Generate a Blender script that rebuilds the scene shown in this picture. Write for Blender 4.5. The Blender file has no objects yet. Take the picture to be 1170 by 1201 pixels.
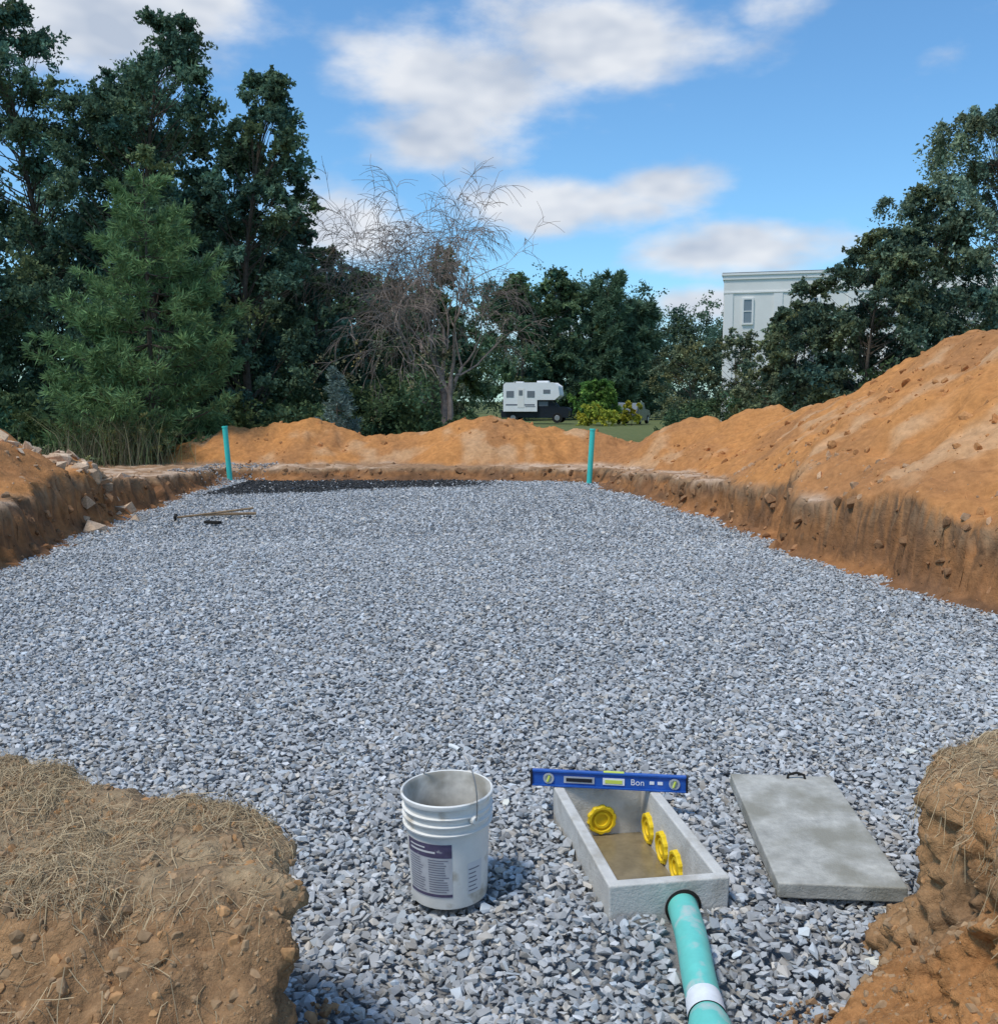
import bpy, bmesh, math, numpy as np
from mathutils import Vector, Matrix
from mathutils.bvhtree import BVHTree
R = np.random.RandomState
scene = bpy.context.scene
COL = scene.collection

# ------------------------------------------------------------ noise
def _hash(ix, iy, iz, seed):
    h = (ix.astype(np.int64)*374761393 + iy.astype(np.int64)*668265263 + iz.astype(np.int64)*2147483647 + seed*1274126177) & 0xFFFFFFFF
    h = ((h ^ (h >> 13)) * 1274126177) & 0xFFFFFFFF
    h = ((h ^ (h >> 15)) * 2246822519) & 0xFFFFFFFF
    h = h ^ (h >> 16)
    return (h & 0xFFFFFF).astype(np.float64)/0xFFFFFF*2-1
def vnoise(x, y, z=None, seed=0):
    if z is None: z = np.zeros_like(x)
    ix, iy, iz = np.floor(x), np.floor(y), np.floor(z)
    fx, fy, fz = x-ix, y-iy, z-iz
    fx = fx*fx*(3-2*fx); fy = fy*fy*(3-2*fy); fz = fz*fz*(3-2*fz)
    r = 0
    for a in (0, 1):
        for b in (0, 1):
            for c in (0, 1):
                w = (fx if a else 1-fx)*(fy if b else 1-fy)*(fz if c else 1-fz)
                r = r + w*_hash(ix+a, iy+b, iz+c, seed)
    return r
def fbm(x, y, z=None, s=1.0, o=3, seed=0):
    r = 0; a = 1.0; t = 0
    if z is None: z = np.zeros_like(x)
    for i in range(o):
        r = r + a*vnoise(x*s+i*17.3, y*s-i*9.1, z*s+i*3.7, seed+i)
        t += a; a *= .5; s *= 2.03
    return r/t
def sstep(x, a, b):
    t = np.clip((x-a)/(b-a), 0, 1); return t*t*(3-2*t)

# ------------------------------------------------------------ mesh helpers
def mk(name, parts, mats, smooth=False, parent=None, loc=None, rot=None):
    V = []; off = 0; li = []; ls = []; mi = []; cols = []; n = 0; hascol = any(p[3] is not None for p in parts)
    for v, f, m, c in parts:
        v = np.asarray(v, float).reshape(-1, 3); V.append(v)
        if not isinstance(f, list): f = [f]
        for ff in f:
            ff = np.asarray(ff, int)
            k = ff.shape[1]
            li.append((ff+off).ravel()); ls.append(n+np.arange(len(ff))*k); n += ff.size
            mi.append(np.full(len(ff), m))
        off += len(v)
        if hascol:
            cc = np.ones((len(v), 4)) * .5 if c is None else np.concatenate([np.broadcast_to(np.asarray(c, float), (len(v), 3)), np.ones((len(v), 1))], 1)
            cols.append(cc)
    V = np.concatenate(V); li = np.concatenate(li); ls = np.concatenate(ls); mi = np.concatenate(mi)
    me = bpy.data.meshes.new(name)
    me.vertices.add(len(V)); me.vertices.foreach_set('co', V.ravel().astype(np.float32))
    me.loops.add(len(li)); me.loops.foreach_set('vertex_index', li.astype(np.int32))
    me.polygons.add(len(ls)); me.polygons.foreach_set('loop_start', ls.astype(np.int32))
    me.update(calc_edges=True)
    me.polygons.foreach_set('material_index', mi.astype(np.int32))
    me.polygons.foreach_set('use_smooth', np.full(len(ls), smooth))
    if hascol:
        at = me.color_attributes.new('col', 'FLOAT_COLOR', 'POINT')
        at.data.foreach_set('color', np.concatenate(cols).ravel().astype(np.float32))
    for m in mats: me.materials.append(m)
    ob = bpy.data.objects.new(name, me); COL.objects.link(ob)
    if parent: ob.parent = parent
    if loc is not None: ob.location = loc
    if rot is not None: ob.rotation_euler = rot
    return ob
def empty(name, loc=(0, 0, 0), rot=(0, 0, 0)):
    e = bpy.data.objects.new(name, None); COL.objects.link(e); e.location = loc; e.rotation_euler = rot; e.empty_display_size = .1
    return e
def lathe(prof, n=48, closed=False):
    prof = np.array(prof, float); a = np.arange(n)/n*2*np.pi
    v = np.stack([prof[:, None, 0]*np.cos(a), prof[:, None, 0]*np.sin(a), np.repeat(prof[:, 1][:, None], n, 1)], -1).reshape(-1, 3)
    f = []
    for i in range(len(prof)-1):
        j = np.arange(n); k = (j+1) % n
        f.append(np.stack([i*n+j, i*n+k, (i+1)*n+k, (i+1)*n+j], 1))
    return v, np.concatenate(f)
def tube(pts, rad, n=6):
    pts = np.asarray(pts, float); m = len(pts); rad = np.broadcast_to(rad, (m,))
    t = np.gradient(pts, axis=0); t /= np.linalg.norm(t, axis=1)[:, None]+1e-9
    ref = np.array([0, 0, 1.]) if abs(t[:, 2]).mean() < .8 else np.array([1., 0, 0])
    a = np.cross(t, ref); a /= np.linalg.norm(a, axis=1)[:, None]+1e-9; b = np.cross(t, a)
    an = np.arange(n)/n*2*np.pi
    v = pts[:, None]+rad[:, None, None]*(a[:, None]*np.cos(an)[None, :, None]+b[:, None]*np.sin(an)[None, :, None])
    f = []
    j = np.arange(n); k = (j+1) % n
    for i in range(m-1): f.append(np.stack([i*n+j, i*n+k, (i+1)*n+k, (i+1)*n+j], 1))
    return v.reshape(-1, 3), np.concatenate(f)
def cbox(c, s, rz=0):
    x, y, z = np.array(s)/2.
    v = np.array([[-x,-y,-z],[x,-y,-z],[x,y,-z],[-x,y,-z],[-x,-y,z],[x,-y,z],[x,y,z],[-x,y,z]])
    if rz:
        co, si = math.cos(rz), math.sin(rz); v = np.stack([v[:,0]*co-v[:,1]*si, v[:,0]*si+v[:,1]*co, v[:,2]], 1)
    f = np.array([[0,3,2,1],[4,5,6,7],[0,1,5,4],[1,2,6,5],[2,3,7,6],[3,0,4,7]])
    return v+np.array(c), f
def bevel(ob, w, seg=2):
    m = ob.modifiers.new('bev', 'BEVEL'); m.width = w; m.segments = seg; m.limit_method = 'ANGLE'; m.angle_limit = math.radians(40)

# ------------------------------------------------------------ materials
def mat(name, color=(.5,.5,.5), rough=.8, vcol=False, nscale=0, namt=.3, bump=0, bscale=60, spec=.3, metal=0, transl=0, n2=0, n2col=None, n2thr=(.5,.6), det=3):
    m = bpy.data.materials.new(name); m.use_nodes = True; nt = m.node_tree; N = nt.nodes; L = nt.links
    bs = N['Principled BSDF']; bs.inputs['Roughness'].default_value = rough; bs.inputs['Metallic'].default_value = metal
    bs.inputs['Specular IOR Level'].default_value = spec
    tc = N.new('ShaderNodeTexCoord')
    if vcol:
        a = N.new('ShaderNodeVertexColor'); a.layer_name = 'col'; out = a.outputs['Color']
    else:
        a = N.new('ShaderNodeRGB'); a.outputs[0].default_value = (*color, 1); out = a.outputs[0]
    if nscale:
        n = N.new('ShaderNodeTexNoise'); n.inputs['Scale'].default_value = nscale; n.inputs['Detail'].default_value = det; n.inputs['Roughness'].default_value = .65
        L.new(tc.outputs['Object'], n.inputs['Vector'])
        mr = N.new('ShaderNodeMapRange'); mr.inputs['From Min'].default_value = .25; mr.inputs['From Max'].default_value = .75
        mr.inputs['To Min'].default_value = 1-namt; mr.inputs['To Max'].default_value = 1+namt
        L.new(n.outputs['Fac'], mr.inputs['Value'])
        mx = N.new('ShaderNodeVectorMath'); mx.operation = 'SCALE'
        L.new(out, mx.inputs[0]); L.new(mr.outputs[0], mx.inputs['Scale']); out = mx.outputs[0]
    if n2:
        n = N.new('ShaderNodeTexNoise'); n.inputs['Scale'].default_value = n2; n.inputs['Detail'].default_value = 5
        L.new(tc.outputs['Object'], n.inputs['Vector'])
        mr = N.new('ShaderNodeMapRange'); mr.inputs['From Min'].default_value = n2thr[0]; mr.inputs['From Max'].default_value = n2thr[1]
        L.new(n.outputs['Fac'], mr.inputs['Value'])
        mm = N.new('ShaderNodeMix'); mm.data_type = 'RGBA'
        L.new(mr.outputs[0], mm.inputs['Factor']); L.new(out, mm.inputs[6]); mm.inputs[7].default_value = (*n2col, 1); out = mm.outputs[2]
    L.new(out, bs.inputs['Base Color'])
    if bump:
        n = N.new('ShaderNodeTexNoise'); n.inputs['Scale'].default_value = bscale; n.inputs['Detail'].default_value = det; n.inputs['Roughness'].default_value = .7
        L.new(tc.outputs['Object'], n.inputs['Vector'])
        b = N.new('ShaderNodeBump'); b.inputs['Strength'].default_value = .8; b.inputs['Distance'].default_value = bump
        L.new(n.outputs['Fac'], b.inputs['Height']); L.new(b.outputs[0], bs.inputs['Normal'])
    return m

M_ground = mat('soil', vcol=True, nscale=11, namt=.26, bump=.03, bscale=16, rough=.95, spec=.1, det=4)
M_bank = mat('bank_soil', vcol=True, nscale=40, namt=.38, bump=.016, bscale=75, rough=.95, spec=.1, det=4)
M_stone = mat('crushed_stone', vcol=True, rough=.85, spec=.2)
M_clod = mat('clod', vcol=True, nscale=40, namt=.3, rough=.95, spec=.1, det=2)
def leafmat():
    m = bpy.data.materials.new('leaf'); m.use_nodes = True; N = m.node_tree.nodes; L = m.node_tree.links; N.clear()
    a = N.new('ShaderNodeVertexColor'); a.layer_name = 'col'; d = N.new('ShaderNodeBsdfDiffuse'); t = N.new('ShaderNodeBsdfTranslucent'); s = N.new('ShaderNodeMixShader'); s.inputs[0].default_value = .3
    o = N.new('ShaderNodeOutputMaterial')
    L.new(a.outputs[0], d.inputs[0]); L.new(a.outputs[0], t.inputs[0]); L.new(d.outputs[0], s.inputs[1]); L.new(t.outputs[0], s.inputs[2]); L.new(s.outputs[0], o.inputs[0]); return m
M_leaf = leafmat()
M_straw = mat('straw', vcol=True, rough=.8, spec=.2)
M_bark = mat('bark', (.12,.095,.075), nscale=12, namt=.4, rough=.95, spec=.1)
M_barkg = mat('bare_bark', (.28,.22,.185), nscale=8, namt=.35, rough=.95, spec=.1)
M_conc = mat('concrete', (.62,.60,.545), nscale=14, namt=.14, bump=.004, bscale=90, rough=.9, spec=.2, n2=9, n2col=(.46,.43,.37), n2thr=(.52,.68))
M_lid = mat('lid_concrete', (.47,.455,.40), nscale=16, namt=.28, bump=.005, bscale=110, rough=.9, spec=.2, n2=5, n2col=(.31,.295,.24), n2thr=(.44,.62))
M_mud = mat('muddy_water', (.24,.19,.11), nscale=20, namt=.25, rough=.22, spec=.5)
M_yellow = mat('yellow_plastic', (.82,.58,.02), rough=.5, nscale=60, namt=.1)
M_dark = mat('dark_void', (.02,.018,.015), rough=.9)
M_teal = mat('teal_pvc', (.16,.62,.53), rough=.4, nscale=18, namt=.1, spec=.4, n2=13, n2col=(.5,.6,.55), n2thr=(.56,.68))
M_tealf = mat('teal_pvc_stake', (.06,.58,.49), rough=.4, nscale=3, namt=.1)
M_white = mat('white_primer', (.82,.84,.84), rough=.6, nscale=30, namt=.1, n2=14, n2col=(.3,.62,.58), n2thr=(.62,.68))
M_bucket = mat('bucket_plastic', (.80,.785,.73), rough=.42, nscale=14, namt=.07, n2=13, n2col=(.50,.45,.36), n2thr=(.56,.70))
M_bucket_in = mat('bucket_inside', (.6,.57,.5), rough=.75, nscale=14, namt=.25, n2=9, n2col=(.36,.33,.27), n2thr=(.45,.62))
M_wire = mat('wire', (.35,.34,.32), rough=.4, metal=.8)
M_grip = mat('grip', (.75,.75,.72), rough=.5)

# ------------------------------------------------------------ terrain
PIT = np.array([(-.9,-2),(1.6,-2),(1.6,2.75),(2.6,3.0),(4.3,3.2),(4.15,6),(3.95,7.6),(3.6,8.8),(3.4,10.7),(3.15,13.2),(2.9,15.5),(2.35,18.5),(2.1,20.6),
 (-1,21.2),(-5.7,21.2),(-5.6,18.5),(-5.45,14.9),(-5.15,11.5),(-4.95,9.7),(-4.85,6),(-4.6,3.4),(-2.4,2.95),(-1.5,2.55),(-.9,2.2)])
def sdf(x, y, P):
    d = np.full(x.shape, 1e9); s = np.ones(x.shape)
    n = len(P)
    for i in range(n):
        a = P[i]; b = P[i-1]; e = b-a; wx, wy = x-a[0], y-a[1]
        t = np.clip((wx*e[0]+wy*e[1])/(e@e), 0, 1)
        d = np.minimum(d, (wx-e[0]*t)**2+(wy-e[1]*t)**2)
        c1 = y >= a[1]; c2 = y < b[1]; c3 = e[0]*wy > e[1]*wx
        s = np.where((c1&c2&c3)|(~c1&~c2&~c3), -s, s)
    return np.sqrt(d)*s
FAR = [(-8.6,24,.6),(-7.7,24,.8),(-7,24,1.05),(-6.25,24.2,1.3),(-5.4,24,1.30),(-4.6,24.3,1.54),(-3.8,24.2,1.2),(-2.8,24,1.12),(-2.1,24.1,1.08),(-1.5,24,1.16),(-.8,23.9,1.42),(-.1,23.8,1.58),
 (.5,24,1.38),(1.3,24,1.27),(1.95,23.8,1.27),(2.55,23.6,1.02),(3.2,23.4,.8)]
RIGHT = [(3.6,23,.98),(4.1,22.5,1.34),(4.4,22,1.58),(4.75,21,1.40),(5.15,20.5,1.64),(5.4,20,1.82),(5.75,19,1.80),(5.9,18.5,1.84),(6.2,17.5,2.06),(6.4,16.5,2.26),
 (6.55,15.5,2.56),(6.6,14.5,2.58),(6.75,14,2.88),(6.7,13,2.88),(6.7,11.5,2.94),(6.8,10,2.94),(7.0,8,2.75),(7.1,6,2.35),(8.5,12,2.8),(8.2,15,2.4)]
LEFT = [(-7.4,12,1.95),(-6.7,12.2,1.6),(-6.25,12.9,1.3),(-6.0,14,1.1),(-7.4,14,1.6),(-8.5,11,2.1),(-7.7,9.5,1.8)]
PK = np.array(FAR+RIGHT+LEFT)
BOXC = np.array([.476, 3.44]); BOXA = math.radians(9.0)
def boxloc(x, y):
    co, si = math.cos(BOXA), math.sin(BOXA); dx, dy = x-BOXC[0], y-BOXC[1]
    return dx*co+dy*si, -dx*si+dy*co
def inbox(x, y, m=0):
    lx, ly = boxloc(x, y)
    return (np.abs(lx) < .20+m) & (np.abs(ly) < .425+m)
def mound_box(x, y):
    lx, ly = boxloc(x, y)
    q = np.hypot(np.maximum(np.abs(lx)-.2, 0), np.maximum(np.abs(ly)-.425, 0))
    return .05*(1-sstep(q, .05, .40))
def height(x, y):
    d = sdf(x, y, PIT)
    far = sstep(y, 3, 6)
    dn = d+far*(.20*fbm(x, y, s=.9, o=2, seed=3))+.15*fbm(x, y, s=2.7, o=3, seed=5)+.075*fbm(x, y, s=8, o=3, seed=9)
    G = np.interp(y, [-50, 2.5, 3.5, 10, 15, 20, 26, 80, 2000], [.43, .43, .56, .6, .48, .26, .2, -.15, -.3])
    G = G+.05*fbm(x, y, s=2, o=3, seed=11)*sstep(-y, -60, -20)
    wx = x+.32*fbm(x, y, s=1.1, o=3, seed=21); wy = y+.32*fbm(x, y, s=1.1, o=3, seed=22)
    acc = np.zeros(x.shape)
    k = 7.
    for px, py, pz in PK:
        acc += np.exp(np.clip(k*(pz-.68*(np.sqrt((wx-px)**2+(wy-py)**2+.06)-.1)), -60, 60))
    m = np.log(acc+1e-30)/k-.14
    m = m+.10*fbm(x, y, s=1.3, o=3, seed=31)+.05*fbm(x, y, s=5.5, o=3, seed=33)-.10*np.abs(fbm(x, y, s=1.9, o=2, seed=35))
    top = np.where(m > G, m, G)
    mound = sstep(m-G, -.03, .08)
    w = .24
    S = sstep(dn, 0, w)
    slump = .16*sstep(dn, -.28, .05)*(.5+.5*fbm(x, y, s=3, o=3, seed=45))
    top2 = top+.035*fbm(x, y, s=7, o=3, seed=41)*sstep(-y, -40, -26)
    z = -.055+slump*(1-S)*far+(top2+.055)*S
    return z, d, dn, S, mound, top
def axis(segs):
    out = [segs[0][0]]
    for a, b, s in segs:
        n = max(1, int(round((b-a)/s))); out += list(np.linspace(a, b, n+1)[1:])
    return np.array(out)
xs = axis([(-1500,-300,200),(-300,-60,24),(-60,-20,3),(-20,-9,.4),(-9,-2.5,.045),(-2.5,.2,.05),(.2,.8,.03),(.8,2.2,.05),(2.2,8,.04),(8,20,.4),(20,60,3),(60,300,24),(300,1500,200)])
ys = axis([(-300,-20,28),(-20,0,2),(0,2.9,.1),(2.9,4,.03),(4,15,.045),(15,26,.055),(26,34,.25),(34,80,1.5),(80,300,20),(300,2500,220)])
X, Y = np.meshgrid(xs, ys); x = X.ravel(); y = Y.ravel()
z, d, dn, S, mound, top = height(x, y)
zz = np.where(inbox(x, y, -.01), -.3, z+mound_box(x, y))
wallm = (S > .02) & (S < .98) & (y > 3)
x2 = x+np.where(wallm, .09*fbm(x, y, z, s=6, o=2, seed=51), 0); y2 = y+np.where(wallm, .09*fbm(x, y, z, s=6, o=2, seed=52), 0)
def L3(a, b, t): return np.asarray(a)[None]*(1-t[:, None])+np.asarray(b)[None]*t[:, None]
nA = fbm(x, y, s=.8, o=4, seed=61)*.5+.5; nB = fbm(x, y, z*3, s=6, o=3, seed=63)*.5+.5
orange = L3((.53,.235,.078), (.41,.19,.075), sstep(nA, .3, .7)); orange = orange*(.82+.36*nB[:, None])
paleo = L3((.58,.34,.17), (.60,.41,.25), nB)
orange = orange+(paleo-orange)*(sstep(fbm(x, y, s=1.7, o=3, seed=65), .08, .5)*.6)[:, None]
flat = L3((.34,.2,.11), (.58,.41,.28), sstep(fbm(x, y, s=2.2, o=3, seed=67), -.15, .45))
grass = L3((.10,.13,.045), (.17,.18,.075), nB)
c = flat+(orange-flat)*mound[:, None]
gm = sstep(y, 25, 27)+sstep(np.abs(x), 9, 11); gm = np.clip(gm, 0, 1)*(1-mound)
c = c+(grass-c)*gm[:, None]
hrel = np.clip((z+.055)/(top+.06), 0, 1)
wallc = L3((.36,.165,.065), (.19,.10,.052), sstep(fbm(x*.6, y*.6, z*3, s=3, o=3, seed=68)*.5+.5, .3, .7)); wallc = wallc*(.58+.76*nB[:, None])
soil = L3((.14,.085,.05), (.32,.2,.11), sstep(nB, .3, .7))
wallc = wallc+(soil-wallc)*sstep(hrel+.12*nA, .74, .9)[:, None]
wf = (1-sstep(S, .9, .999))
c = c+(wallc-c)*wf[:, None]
c = np.where((dn < -.2)[:, None], np.array([[.27,.27,.27]]), c)
nx, ny = len(xs), len(ys)
i = (np.arange(ny-1)[:, None]*nx+np.arange(nx-1)[None]).ravel()
F = np.stack([i, i+1, i+nx+1, i+nx], 1)
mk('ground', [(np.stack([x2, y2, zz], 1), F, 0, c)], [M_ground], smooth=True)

# ------------------------------------------------------------ near earth banks
def bank(name, outline, top, seed, shear, shape):
    bm = bmesh.new()
    lo = [bm.verts.new((px, py, -.15)) for px, py in outline]; hi = [bm.verts.new((px, py, top)) for px, py in outline]
    bm.faces.new(hi); bm.faces.new(lo[::-1])
    for k in range(len(lo)): bm.faces.new([lo[k-1], lo[k], hi[k], hi[k-1]])
    bmesh.ops.recalc_face_normals(bm, faces=bm.faces)
    me = bpy.data.meshes.new('tmp'); bm.to_mesh(me); bm.free()
    ob = bpy.data.objects.new('tmp', me); COL.objects.link(ob)
    m = ob.modifiers.new('r', 'REMESH'); m.mode = 'VOXEL'; m.voxel_size = .0115
    s = ob.modifiers.new('s', 'SMOOTH'); s.factor = .8; s.iterations = 12
    dg = bpy.context.evaluated_depsgraph_get(); dg.update()
    me2 = bpy.data.meshes.new_from_object(ob.evaluated_get(dg))
    bpy.data.objects.remove(ob)
    n = len(me2.vertices); v = np.empty(n*3, np.float32); me2.vertices.foreach_get('co', v); v = v.reshape(-1, 3).astype(float)
    nr = np.empty(n*3, np.float32); me2.vertex_normals.foreach_get('vector', nr); nr = nr.reshape(-1, 3)
    X, Y, Z = v.T.copy()
    side = 1-np.clip(nr[:, 2], 0, 1)
    dsp = .06*fbm(X, Y, Z, s=2.6, o=2, seed=seed)+.06*fbm(X, Y, Z*.7, s=7, o=3, seed=seed+5)+.035*fbm(X, Y, Z, s=20, o=3, seed=seed+9)
    rid = np.abs(fbm(X, Y, Z, s=8, o=3, seed=seed+13)); dsp = dsp-.07*rid*side
    dsp = dsp*(.5+.8*side)
    v = v+nr*dsp[:, None]
    h = np.clip(top-v[:, 2], 0, 1)
    v[:, 0] -= shear(Y)*(.3*h+1.1*h*h)
    lip = sstep(Z, top-.12, top-.02)*side*.04; v[:, :2] += nr[:, :2]*lip[:, None]
    dz, rough = shape(X, Y)
    up = sstep(Z, .0, top)
    v[:, 2] -= dz*up
    lump = (.05*fbm(X, Y, Z, s=9, o=3, seed=seed+40)+.04*(1-2*np.abs(fbm(X, Y, Z, s=16, o=3, seed=seed+42))))*rough
    v += nr*lump[:, None]
    nb = fbm(X, Y, Z, s=14, o=3, seed=seed+20)*.5+.5; na = fbm(X, Y, Z, s=2.5, o=3, seed=seed+21)*.5+.5
    wall = L3((.40,.225,.105), (.28,.165,.085), sstep(na, .3, .7))*(.72+.56*nb[:, None])
    sod = L3((.25,.17,.10), (.40,.285,.165), sstep(nb, .3, .7))
    t = sstep(Z+.06*(na-.5), top-.16, top-.05)*(1-rough)
    cc = wall+(sod-wall)*t[:, None]
    org = np.array([[.46,.205,.07]])*(.8+.4*nb[:, None]); om = sstep(fbm(X, Y, Z, s=1.8, o=2, seed=seed+30), .12, .4)*(1-t*.7)
    cc = cc+(org-cc)*(om*.75)[:, None]
    at = me2.color_attributes.new('col', 'FLOAT_COLOR', 'POINT')
    at.data.foreach_set('color', np.concatenate([cc, np.ones((n, 1))], 1).ravel().astype(np.float32))
    me2.vertices.foreach_set('co', v.ravel().astype(np.float32)); me2.update()
    me2.polygons.foreach_set('use_smooth', np.ones(len(me2.polygons), bool))
    me2.materials.clear(); me2.materials.append(M_bank)
    o = bpy.data.objects.new(name, me2); me2.name = name; COL.objects.link(o)
    return o
def shL(X, Y):
    e = .10*fbm(X, Y, s=2.2, o=3, seed=900)
    r_ = sstep(-(Y+e), -2.2, -1.95)
    return .30*sstep(-(Y+e), -2.22, -1.5), r_
def shR(X, Y):
    e = .08*fbm(X, Y, s=3, o=3, seed=901)
    return .10*sstep(-(X+e), -1.5, -1.1)-.03*sstep(X, 1.3, 1.8), sstep(-(X+e), -1.42, -1.2)
bL = bank('earth_bank', [(-2.7,3.1),(-2.0,3.0),(-1.5,2.85),(-1.1,2.66),(-.85,2.58),(-.62,2.5),(-.52,2.34),(-.50,1.9),(-.53,1.4),(-.5,.8),(-2.7,.8)], .59, 100, lambda Y: 0, shL)
bR = bank('earth_bank', [(1.26,.8),(1.25,1.5),(1.22,2.1),(1.24,2.6),(1.30,2.88),(1.5,3.02),(2.0,3.12),(2.8,3.2),(2.8,.8)], .64, 200, lambda Y: .18+.38*sstep(-Y, -2.9, -2.35), shR)
def bvh(o):
    return BVHTree.FromPolygons([v.co.copy() for v in o.data.vertices], [tuple(p.vertices) for p in o.data.polygons])
bvL, bvR = bvh(bL), bvh(bR)

# ------------------------------------------------------------ stones
def templates(n, pts, seed, flat=.55):
    out = []; r = R(seed)
    for k in range(n):
        bm = bmesh.new()
        p = r.normal(size=(pts, 3)); p /= np.linalg.norm(p, axis=1)[:, None]; p *= r.uniform(.8, 1.1, (pts, 1)); p *= np.array([1, r.uniform(.55, .85), r.uniform(flat*.75, flat*1.2)])
        for q in p: bm.verts.new(q)
        res = bmesh.ops.convex_hull(bm, input=bm.verts)
        bmesh.ops.delete(bm, geom=[g for g in res['geom_interior'] if isinstance(g, bmesh.types.BMVert)], context='VERTS')
        bmesh.ops.triangulate(bm, faces=bm.faces); bm.verts.index_update()
        out.append((np.array([v.co[:] for v in bm.verts]), np.array([[v.index for v in f.verts] for f in bm.faces]))); bm.free()
    return out
def scatter(pos, size, cols, tmpl, seed, tilt=.6, vj=.1):
    r = R(seed); n = len(pos); parts = []
    which = r.randint(0, len(tmpl), n)
    az = r.uniform(0, 2*np.pi, n); tx = r.normal(0, tilt, n); ty = r.normal(0, tilt, n)
    for k, (tv, tf) in enumerate(tmpl):
        s = np.where(which == k)[0]
        if len(s) == 0: continue
        ca, sa, cx, sx, cy, sy = np.cos(az[s]), np.sin(az[s]), np.cos(tx[s]), np.sin(tx[s]), np.cos(ty[s]), np.sin(ty[s])
        v = tv[None]*size[s][:, None, None]
        X, Y, Z = v[..., 0], v[..., 1], v[..., 2]
        X, Y = X*ca[:, None]-Y*sa[:, None], X*sa[:, None]+Y*ca[:, None]
        Y, Z = Y*cx[:, None]-Z*sx[:, None], Y*sx[:, None]+Z*cx[:, None]
        X, Z = X*cy[:, None]+Z*sy[:, None], -X*sy[:, None]+Z*cy[:, None]
        v = np.stack([X, Y, Z], -1)+pos[s][:, None]
        f = tf[None]+(np.arange(len(s))*len(tv))[:, None, None]
        cc = np.repeat(cols[s], len(tv), 0)*r.uniform(1-vj, 1+vj, (len(s)*len(tv), 1))
        parts.append((v.reshape(-1, 3), f.reshape(-1, 3), 0, cc))
    return parts
T1 = templates(28, 11, 1, .5); T2 = templates(12, 7, 2)
def grid(x0, x1, y0, y1, sp, r):
    gx, gy = np.meshgrid(np.arange(x0, x1, sp), np.arange(y0, y1, sp)); n = gx.size
    return gx.ravel()+r.uniform(-.5, .5, n)*sp*1.1, gy.ravel()+r.uniform(-.5, .5, n)*sp*1.1
gp = []
r = R(7)
for (y0, y1, sp, a, T, lay) in [(1.9, 6.5, .0265, .0190, T1, 2), (6.5, 12, .032, .0208, T1, 2), (12, 21.6, .045, .027, T2, 2)]:
    for l in range(lay):
        gx, gy = grid(-5.9, 4.5, y0, y1, sp*(1 if l == 0 else 1.25), r)
        dd = sdf(gx, gy, PIT)+.20*fbm(gx, gy, s=.9, o=2, seed=3)*sstep(gy, 3, 6)
        keep = (dd < .06+r.normal(0, .05, len(gx))) & ~inbox(gx, gy, .008)
        keep &= ~((np.abs(gx-.555) < .046) & (gy < 3.05))
        keep &= ~((gx < -.75) & (gy < 2.35)) & ~((gx > 1.5) & (gy < 2.8)) & (np.abs(gx) < gy*.62+1.2)
        gx, gy = gx[keep], gy[keep]; n = len(gx)
        size = a*np.exp(r.normal(0, .28, n)); size = np.clip(size, a*.5, a*1.8)
        und = .014*fbm(gx, gy, s=1.2, o=2, seed=77)+mound_box(gx, gy)
        zc = und+(-.024 if l == 0 else -.012)+r.uniform(-.007, .008, n)
        lid = (np.abs(gx-1.17) < .25) & (np.abs(gy-3.64) < .53); buc = np.hypot(gx+.168, gy-3.225) < .14
        zc = np.where(lid, np.minimum(zc, -.022)-.006, zc); zc = np.where(buc, -.04, zc)
        b = np.exp(r.normal(0, .21, n))*.43
        tint = np.stack([np.full(n, .985), np.full(n, 1.0), np.full(n, .995)], 1)
        warm = r.rand(n) < .16
        tint[warm] = [1.08, 1.0, .88]
        cool = r.rand(n) < .2; tint[cool] = [.93, 1.0, 1.04]
        cc = b[:, None]*tint*(1+.08*fbm(gx, gy, s=.8, o=2, seed=78))[:, None]
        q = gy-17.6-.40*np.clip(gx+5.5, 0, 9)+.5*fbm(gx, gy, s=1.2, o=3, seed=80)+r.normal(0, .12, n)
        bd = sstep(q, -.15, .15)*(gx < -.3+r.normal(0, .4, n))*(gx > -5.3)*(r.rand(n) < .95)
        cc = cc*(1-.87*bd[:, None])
        gp += scatter(np.stack([gx, gy, zc], 1), size, np.clip(cc, .01, .68), T, int(r.randint(1e6)), .36)
mk('gravel', gp, [M_stone])

def clods(name, n, xr, yr, smin, smax, seed, cond, colr, pw=2.6, sink=.0):
    r = R(seed); cx = r.uniform(*xr, n); cy = r.uniform(*yr, n)
    zc, d_, dn_, S_, mo, tp = height(cx, cy)
    k = cond(cx, cy, d_, dn_, S_, mo); cx, cy, zc = cx[k], cy[k], zc[k]; n = len(cx)
    s = smin*(smax/smin)**(r.rand(n)**pw)
    cc = np.array(colr)[None]*np.exp(r.normal(0, .16, (n, 1)))
    return scatter(np.stack([cx, cy, zc-s*sink], 1), s, np.clip(cc, .02, .7), templates(10, 18, seed, .85), seed, .6)
cp = []
cp += clods('a', 18000, (-9,9), (7.5,26), .007, .10, 301, lambda x,y,d,dn,S,m: (m > .5)&(d > .3)&(fbm(x,y,s=1.1,o=2,seed=99) > -.05), (.47,.225,.09), 3.6)
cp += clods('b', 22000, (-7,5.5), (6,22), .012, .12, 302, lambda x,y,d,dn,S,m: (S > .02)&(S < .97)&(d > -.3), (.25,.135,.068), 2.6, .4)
cp += clods('c', 7000, (-7,5.5), (6,22), .010, .09, 303, lambda x,y,d,dn,S,m: (S >= .97)&(d < .8), (.42,.26,.15), 3.2, .2)
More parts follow.
